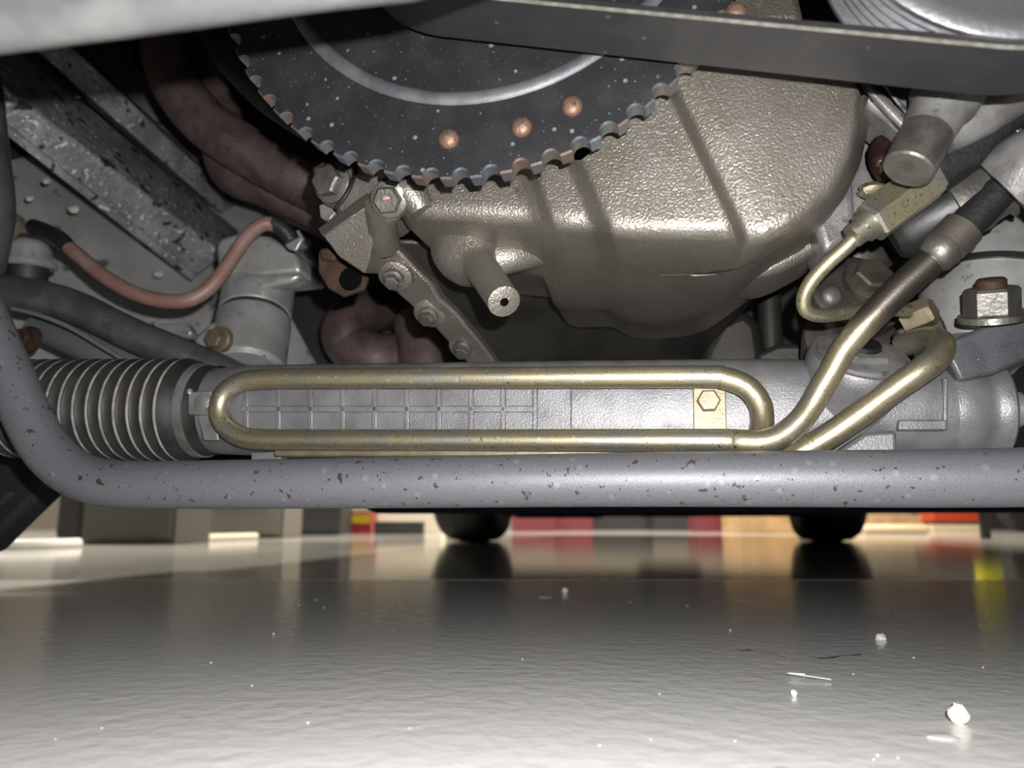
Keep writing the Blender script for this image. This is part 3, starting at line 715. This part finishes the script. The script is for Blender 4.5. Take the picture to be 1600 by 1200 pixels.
slab('clutch_lug', [(1328, 175), (1362, 165), (1382, 180), (1376, 190), (1345, 200), (1329, 206)], .40, .02, 'light_alu', bevel=.002, label='small grey lug at the right shoulder of the timing case', cat='bracket')
tube('water_pipe', [Q(1352, 180, .43), Q(1350, 240, .425), Q(1344, 310, .42), Q(1330, 345, .42)], .0085, 'light_alu', 18, 5, label='pale grey upright pipe right of the timing case', cat='pipe')
ob = thing('oily_bolt', 'oily dark red bolt between the pale pipe and the sleeve', 'bolt', Q(1380, 285, .39))
tube('shank', [Q(1374, 185, .40), Q(1378, 215, .398), Q(1380, 240, .395)], .0055, 'rust', 12, 3, parent=ob)
vv, ff = blob(Q(1378, 247, .388), .0068, .0060, .0120, rough=.08); make('head', vv, ff, 'rust_dark', parent=ob)
vv, ff = blob(Q(1364, 297, .40), .0075, .0060, .0040, rough=.10); make('nut', vv, ff, 'zinc_flat', parent=ob)
# pressure line: hex coupling + thin pipe
pl = thing('pressure_line', 'thin gold pipe with a long hex coupling at the right', 'pipe', Q(1290, 500, .40))
h0, h1 = Q(1359, 349, .372), Q(1474, 262, .372); hx = (h1 - h0).normalized(); hl = (h1 - h0).length
lathe('hex_coupling', h0, hx, [(0, .0098), (.0015, .0106), (hl * .80, .0106), (hl * .81, .0094), (hl, .0094)], 'zinc', 6, parent=pl, angle=20)
lathe('coupling_collar', h0 - hx * .010, hx, [(0, .0058), (.006, .0058), (.0062, .0074), (.011, .0074)], 'zinc', 24, parent=pl)
tube('thin_pipe', [Q(1348, 358, .374), Q(1325, 383, .376), Q(1292, 413, .380), Q(1268, 440, .384), Q(1256, 465, .388), Q(1260, 485, .392), Q(1285, 493, .398), Q(1330, 488, .408), Q(1372, 482, .418), Q(1420, 486, .428)], .0036, 'zinc', 14, 7, parent=pl)
tube('black_hose', [h1 - hx * .006, h1 + hx * .02, h1 + hx * .06 + EZ * .004, h1 + hx * .10 + EZ * .01], .0098, 'tape', 18, 4, parent=pl)
# big black hose with crimped fitting
bh = thing('suction_hose', 'thick oily hose with crimped metal ferrule at the right edge', 'hose', Q(1500, 370, .38))
g0, g1 = Q(1395, 375, .405), Q(1660, 235, .385); gx = (g1 - g0).normalized(); gl = (g1 - g0).length
lathe('hose_body', g0, gx, [(0, .010), (.006, .0150), (gl * .5, .0155)], 'black', 28, parent=bh)
lathe('ferrule', g0, gx, [(gl * .36, .0150), (gl * .365, .0172), (gl * .50, .0172), (gl * .54, .0158), (gl * .62, .0150), (gl * .64, .0175)], 'steel', 32, parent=bh)
tube('hose_boot', [Q(1575, 300, .375), Q(1610, 275, .370), Q(1660, 262, .365)], [.018, .0205, .022], 'light_alu', 24, 5, parent=bh)
# sleeve on the cooling pipe
ps = thing('pipe_union', 'round metal union nut where the cooling pipe meets its hose', 'pipe fitting', Q(1490, 400, .38))
u0 = Q(1455, 408, .3857); u1 = Q(1515, 346, .384); ux = (u1 - u0).normalized()
lathe('collar', u0, ux, [(0, .0066), (.002, .0086), (.008, .0092), (.010, .0086)], 'steel', 28, parent=ps)
lathe('nut', u0, ux, [(.009, .0078), (.010, .0096), (.021, .0096), (.022, .0082)], 'zinc_dull', 28, parent=ps)
lathe('hose_end', u0, ux, [(.021, .0080), (.05, .0080)], 'tape', 20, parent=ps)
tube('pipe_sleeve', [Q(1319, 545, .3975), Q(1338, 522, .395), Q(1358, 500, .393), Q(1406, 451, .389), Q(1454, 408, .386)], [.0062, .0064, .0068, .0070, .0070], 'zinc_fade', 20, 5,
     label='dark sleeve over the upper part of the cooling pipe', cat='sleeve')
# dark idler behind the thin pipe
dp = thing('dark_coupling', 'dark round steering coupling disc behind the thin gold pipe', 'coupling', Q(1340, 530, .52))
dc = Q(1335, 462, .50); dxx = Vector((.05, -.85, .35)).normalized()
lathe('disc', dc, dxx, [(-.02, .022), (-.004, .029), (.004, .029), (.006, .026)], 'zinc_dull', 36, parent=dp)
hexbolt(dc + EX * .006 + EZ * .004 + dxx * .008, dxx, .012, .008, 'zinc_dull', dp)
vv, ff = blob(Q(1300, 462, .485), .006, .003, .006); make('grease_spot', vv, ff, 'light_alu', parent=dp)
lathe('lower_disc', Q(1330, 545, .505), dxx, [(-.02, .024), (0, .031), (.006, .031), (.008, .026)], 'zinc_dull', 36, parent=dp)
vv, ff = blob(Q(1345, 405, .53), .022, .015, .012); make('yoke', vv, ff, 'zinc_dull', parent=dp)
# small brass union near the tower
bu = thing('brass_union', 'small brass union and bolt block behind the pinion tower', 'pipe fitting', Q(1430, 520, .45))
hexbolt(Q(1424, 497, .445), Vector((.6, -.7, .2)), .008, .012, 'zinc_flat', bu, 'union_nut', washer=False)
slab('union_block', [(1444, 486), (1462, 478), (1476, 500), (1484, 520), (1490, 548), (1462, 548), (1440, 520)], .447, .02, 'zinc_dull', parent=bu, bevel=.002)
slab('union_tab', [(1446, 488), (1462, 480), (1468, 494), (1452, 500)], .443, .004, 'zinc_flat', parent=bu, bevel=.0006)
slab('lug', [(1400, 515), (1440, 500), (1470, 512), (1478, 535), (1440, 532), (1410, 530)], .452, .012, 'zinc_dull', parent=bu, bevel=.002)
# right engine mount cup + subframe
rm_ = thing('mount_cup', 'bright silver mount cup with a black band at the right edge', 'engine mount', Q(1560, 520, .45))
k0, k1 = Q(1570, 350, .50), Q(1548, 560, .49); kx = (k1 - k0).normalized(); kl = (k1 - k0).length
lathe('cup', k0, kx, [(0, .022), (kl * .12, .034), (kl * .42, .041), (kl * .9, .042), (kl, .040)], 'mount_alu', 48, parent=rm_)
lathe('band', k0, kx, [(kl * .455, .0405), (kl * .46, .0428), (kl * .50, .0428), (kl * .505, .0405)], 'black', 48, parent=rm_)
sf = thing('subframe_arm', 'black painted subframe arm with a large nut at the right', 'subframe', Q(1540, 590, .44))
slab('arm_plate', [(1478, 552), (1488, 530), (1530, 512), (1640, 462), (1640, 548), (1556, 584), (1500, 596)], .425, .05, 'black_paint', parent=sf, bevel=.002)
nn = Q(1550, 488, .418); nax = Vector((-.14, -.35, .93)).normalized()
lathe('nut', nn, nax, [(-.004, .0135), (-.001, .0135), (0, .0125), (.011, .0125), (.0125, .0112)], 'steel', 6, parent=sf, angle=20)
lathe('stud', nn, nax, [(.0, .0068), (.0160, .0068), (.017, .0058)], 'rust', 20, parent=sf)
lathe('nut_flange', nn, nax, [(-.004, .0155), (-.001, .0152)], 'steel', 28, parent=sf)
# dim shapes between sump and rack
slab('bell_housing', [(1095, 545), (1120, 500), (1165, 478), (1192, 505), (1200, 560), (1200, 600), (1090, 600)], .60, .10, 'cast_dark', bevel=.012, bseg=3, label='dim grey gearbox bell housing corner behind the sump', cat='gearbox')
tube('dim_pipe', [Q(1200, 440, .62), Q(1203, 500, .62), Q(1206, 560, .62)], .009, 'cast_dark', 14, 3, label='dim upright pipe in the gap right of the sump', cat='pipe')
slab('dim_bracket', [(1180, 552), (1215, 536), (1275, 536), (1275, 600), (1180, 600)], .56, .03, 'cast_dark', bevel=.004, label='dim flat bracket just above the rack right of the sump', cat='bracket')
# casting seen above the belt
slab('upper_casting', [(1020, -60), (1240, -60), (1262, 40), (1020, 40)], .40, .05, 'cast', bevel=.006, label='grey casting glimpsed above the belt left of the pulley', cat='engine casting')
# front valance at the upper left
vp = [P(-260, 84, .165), P(0, 50, .165), P(280, 14, .165), P(480, -14, .165), P(640, -30, .17), P(1000, -130, .175), P(1900, -340, .18)]
va = thing('front_valance', 'blurred pale grey lower edge of the front valance at top left', 'bumper part', P(0, 80, .15))
v = []
for p in vp:
    for k in range(9):
        a = math.pi * k / 8
        v.append(p + Vector((0, .006 - .006 * math.cos(a), .006 - .006 * math.sin(a))))
    v.append(p + Vector((0, .012, .11))); v.append(p + Vector((0, .0, .11)))
f = grid_faces(len(vp), 11, True); f += [tuple(range(11)), tuple((len(vp) - 1) * 11 + k for k in range(11))]
make('valance_lip', v, f, 'valance', parent=va, angle=50)

# ================================================================ GARAGE BACKGROUND
def fbox(name, x0, x1, ytop, ybot, m, depth, label, cat, group=None, dz=0, **kw):
    """box standing on the floor: its foot drawn at row ybot, its top at row ytop"""
    g0, g1 = G(x0, ybot), G(x1, ybot); Y = g0.y
    top = P((x0 + x1) / 2, ytop, Y).z
    return box(name, ((g0.x + g1.x) / 2, Y + depth / 2, top / 2 + dz), (abs(g1.x - g0.x), depth, top), m, label=label, cat=cat, group=group, **kw)
def cabinet(name, x0, x1, ybot, h, m, label):
    g0, g1 = G(x0, ybot), G(x1, ybot); Y = g0.y
    t = thing(name, label, 'cabinet', ((g0.x + g1.x) / 2, Y, 0)); w = g1.x - g0.x
    box('body', ((g0.x + g1.x) / 2, Y + .17, h / 2), (w, .3, h), m, parent=t)
    for k in range(3):
        box('drawer', ((g0.x + g1.x) / 2, Y + .012, h * (.17 + .32 * k)), (w * .94, .02, h * .29), m, parent=t)
        box('handle', ((g0.x + g1.x) / 2, Y - .008, h * (.25 + .32 * k)), (w * .5, .02, .015), 'steel', parent=t)
cabinet('tool_cabinet', 122, 268, 851, .8, 'cabinet', 'grey tool cabinet standing behind the left end of the bar')
cabinet('narrow_cabinet', 84, 120, 848, .8, 'cabinet_dark', 'narrow black cabinet left of the grey tool cabinet')
cabinet('bench_cabinet', 272, 440, 841, .7, 'bench', 'long pale bench cabinet right of the grey tool cabinet')
cabinet('dark_cabinet', 452, 530, 836, .8, 'cabinet_dark', 'dark cabinet left of the red and yellow box')
tube('white_tube', [G(-120, 858) + EZ * .012, G(40, 858) + EZ * .012, G(122, 855) + EZ * .012], .014, 'white', 12, 3, label='white plastic tube lying on the floor at far left', cat='tube')
tube('pale_batten', [G(278, 848) + EZ * .012, G(330, 845) + EZ * .012, G(400, 843) + EZ * .012], .014, 'cream', 12, 3, label='pale batten lying on the floor before the bench cabinet', cat='batten')
ch = thing('charger', 'small charger with green and red lights on the floor', 'charger', G(272, 848))
g = G(272, 847); box('case', (g.x, g.y, .02), (.05, .05, .04), 'cabinet_dark', parent=ch)
vv, ff = blob(Vector((g.x - .008, g.y - .03, .030)), .010, .008, .008); make('light', vv, ff, 'led_green', parent=ch)
vv, ff = blob(Vector((g.x + .014, g.y - .03, .032)), .006, .006, .006); make('light', vv, ff, 'led_red', parent=ch)
rbx = thing('red_yellow_box', 'small red box with a yellow label left of the left tyre', 'box', G(556, 834))
g0, g1 = G(533, 834), G(580, 834); zt = P(556, 800, g0.y).z
box('carton', ((g0.x + g1.x) / 2, g0.y + .1, zt / 2), (g1.x - g0.x, .2, zt), 'red_box', parent=rbx)
box('yellow_label', ((g0.x + g1.x) / 2 + .02, g0.y - .002, zt * .68), ((g1.x - g0.x) * .7, .004, zt * .42), 'yellow', parent=rbx, bevel=0)
fbox('white_crate', 588, 690, 780, 833, 'cream', .3, 'cream crate between the red box and the left tyre', 'crate')
fbox('flat_tray', 584, 660, 815, 835, 'cabinet_dark', .12, 'black flat tray before the cream crate', 'tray')
fbox('red_case', 800, 868, 800, 830, 'red_crate', .3, 'red plastic case right of the left tyre', 'case')
fbox('tool_chest', 868, 926, 790, 829, 'red_crate', .35, 'dark red tool chest in the middle of the back wall', 'tool chest')
fbox('wood_shelf', 930, 1020, 790, 828, 'cabinet_dark', .3, 'dark low shelf between the red tool chests', 'shelf')
fbox('open_shelf', 1022, 1090, 805, 829, 'cabinet_dark', .3, 'black open shelf under the red crates', 'shelf')
fbox('red_crate', 1090, 1150, 795, 831, 'red_crate', .3, 'red crate left of the tan cardboard box', 'crate')
fbox('cardboard_box', 1156, 1248, 780, 833, 'cardboard', .4, 'tan cardboard box left of the right tyre', 'box')
fbox('paper_sack', 1350, 1456, 820, 834, 'kraft', .35, 'flat pale paper sack right of the right tyre', 'sack', bevel=.02)
fbox('cardboard_box', 1372, 1450, 804, 829, 'cardboard', .3, 'open cardboard box behind the paper sack', 'box')
fbox('pale_case', 1458, 1538, 820, 829.5, 'kraft', .2, 'low pale case under the orange ramp', 'case')
fbox('orange_ramp', 1460, 1535, 815.5, 829.5, 'orange', .19, dz=.065, label='bright orange low ramp at the right of the background', cat='ramp')
fbox('dark_trolley', 1456, 1640, 770, 827.5, 'cabinet_dark', .3, 'dark trolley behind the orange ramp', 'trolley')
g = G(1578, 830)
wl = thing('spare_wheel', 'small rusty spare wheel at the right end of the background', 'wheel', (g.x, g.y, 0))
wc = Vector((g.x, g.y - .15, .20))
lathe('tyre', wc, Vector((.3, -1, 0)), [(-.06, .13), (-.05, .19), (0, .2), (.05, .19), (.06, .13)], 'tyre', 36, parent=wl)
lathe('rim', wc, Vector((.3, -1, 0)), [(-.04, .12), (.05, .125), (.055, .10), (.03, .04)], 'rust', 36, parent=wl)
yb = thing('yellow_post', 'yellow post mirrored in the glossy floor at the right', 'post', (G(1540, 838).x, 3.3, 0))
gx_ = P(1536, 800, 3.3).x
tube('post', [Vector((gx_, 3.3, .13)), Vector((gx_ - .01, 3.3, .36))], .05, 'yellow_green', 16, 2, parent=yb)
tube('post_leg', [Vector((gx_, 3.3, 0)), Vector((gx_, 3.3, .14))], .02, 'cabinet_dark', 12, 2, parent=yb)

# ================================================================ FLOOR LITTER
def litter(name, px, py, s, m, label, cat, flat=.6, group=None, rough=.12):
    g = G(px, py); vv, ff = blob(Vector((g.x, g.y, s * flat * .95)), s, s * .8, s * flat, rough=rough)
    make(name, vv, ff, m, label=label, cat=cat, group=group)
litter('pebble', 1499, 1132, .0042, 'pebble', 'round cream pebble on the floor at lower right', 'pebble', .95)
litter('paint_flake', 1474, 1153, .0058, 'white', 'flat white flake beside the pebble', 'paint flake', .08)
litter('crumb', 1377, 1000, .0038, 'white', 'small white crumb on the floor below the pinion tower', 'crumb', .5, rough=.4)
litter('crumb', 1241, 1088, .0016, 'white', 'tiny white crumb left of the pebble', 'crumb', .9)
litter('crumb', 883, 926, .0035, 'white', 'tiny white crumb on the floor near the joint', 'crumb', .8)
litter('paint_flake', 852, 934, .008, 'sealant', 'dull flat flake on the floor near the joint', 'paint flake', .12)
g = G(1240, 1060)
tube('fibre', [g + Vector((.008, .006, .001)), g + Vector((-.002, .003, .002)), g + Vector((.004, -.003, .002)), g + Vector((.016, -.008, .001))], .0003, 'white', 6, 5, label='thin white fibre on the floor below the pinion tower', cat='fibre')

def mark(pp, Y, name='engraved_mark'):
    tube(name, [Q(x, y, Y) for x, y in pp], .00025, 'zinc_dull', 6, 1, parent=pl)
mark([(1418, 302), (1430, 297), (1431, 310), (1418, 302)], .3626)
mark([(1414, 312), (1420, 318), (1414, 324), (1408, 318), (1414, 312)], .3626)
def crack(pp):
    v = []
    for k, (x, y) in enumerate(pp):
        g = G(x, y); w = .0006 + .0008 * ((k * 7) % 3)
        v += [g + Vector((0, -w, .0002)), g + Vector((0, w, .0002))]
    make('floor_crack', v, [(2 * i, 2 * i + 1, 2 * i + 3, 2 * i + 2) for i in range(len(pp) - 1)], 'joint', parent=fl)
crack([(1148, 1015), (1160, 1017), (1172, 1016), (1185, 1019), (1205, 1021), (1228, 1028)])
crack([(1262, 1026), (1280, 1029), (1300, 1028), (1315, 1025), (1335, 1024), (1346, 1023)])
rnd = random.Random(3)
first = None
for k in range(26):
    px = rnd.uniform(20, 1590); py = rnd.uniform(930, 1190); g = G(px, py); sz = rnd.uniform(.00025, .0006) * (1 + (1200 - py) / 260)
    if first is None:
        vv, ff = blob(Vector((0, 0, 0)), 1, .8, .4, n=8, m=5, rough=.2)
        first = make('dust_speck', vv, ff, 'white', label='tiny pale dust speck scattered on the glossy floor', cat='dust speck', group='dust specks on the floor'); o = first
    else:
        o = first.copy(); COL.objects.link(o)
    o.location = (g.x, g.y, 0); o.scale = (sz, sz, sz); o.rotation_euler = (0, 0, rnd.uniform(0, 6))

# marks that lie on the castings: found by casting a ray onto the built surface
from mathutils.bvhtree import BVHTree
def surface(o):
    rt = ROOT[o.name]
    return BVHTree.FromPolygons([v.co + rt for v in o.data.vertices], [tuple(p.vertices) for p in o.data.polygons])
def on(tree, px, py, lift=0.0):
    d = ray(px, py).normalized(); h = tree.ray_cast(Vector((0, 0, CAM_Z)), d)
    return (h[0] - d * lift) if h[0] is not None else None
ct = surface(case_front)
def seam(pp, rad, m, name):
    q = catmull([(a, b, 0) for a, b in pp], 6); pts = [on(ct, a[0], a[1]) for a in q]; pts = [p for p in pts if p is not None]
    if len(pts) > 2: tube(name, pts, [rad * (.25 + .75 * math.sin(math.pi * i / (len(pts) - 1))) for i in range(len(pts))], m, 8, 1, parent=tc_)
seam([(1030, 430), (1070, 429), (1100, 426), (1140, 422), (1175, 410), (1215, 388)], .0005, 'black', 'casting_seam')
seam([(1082, 427), (1100, 425), (1118, 424), (1132, 423)], .0011, 'black', 'casting_flaw')
seam([(1078, 430), (1092, 430), (1108, 429), (1120, 429)], .0006, 'cast', 'flaw_lip')
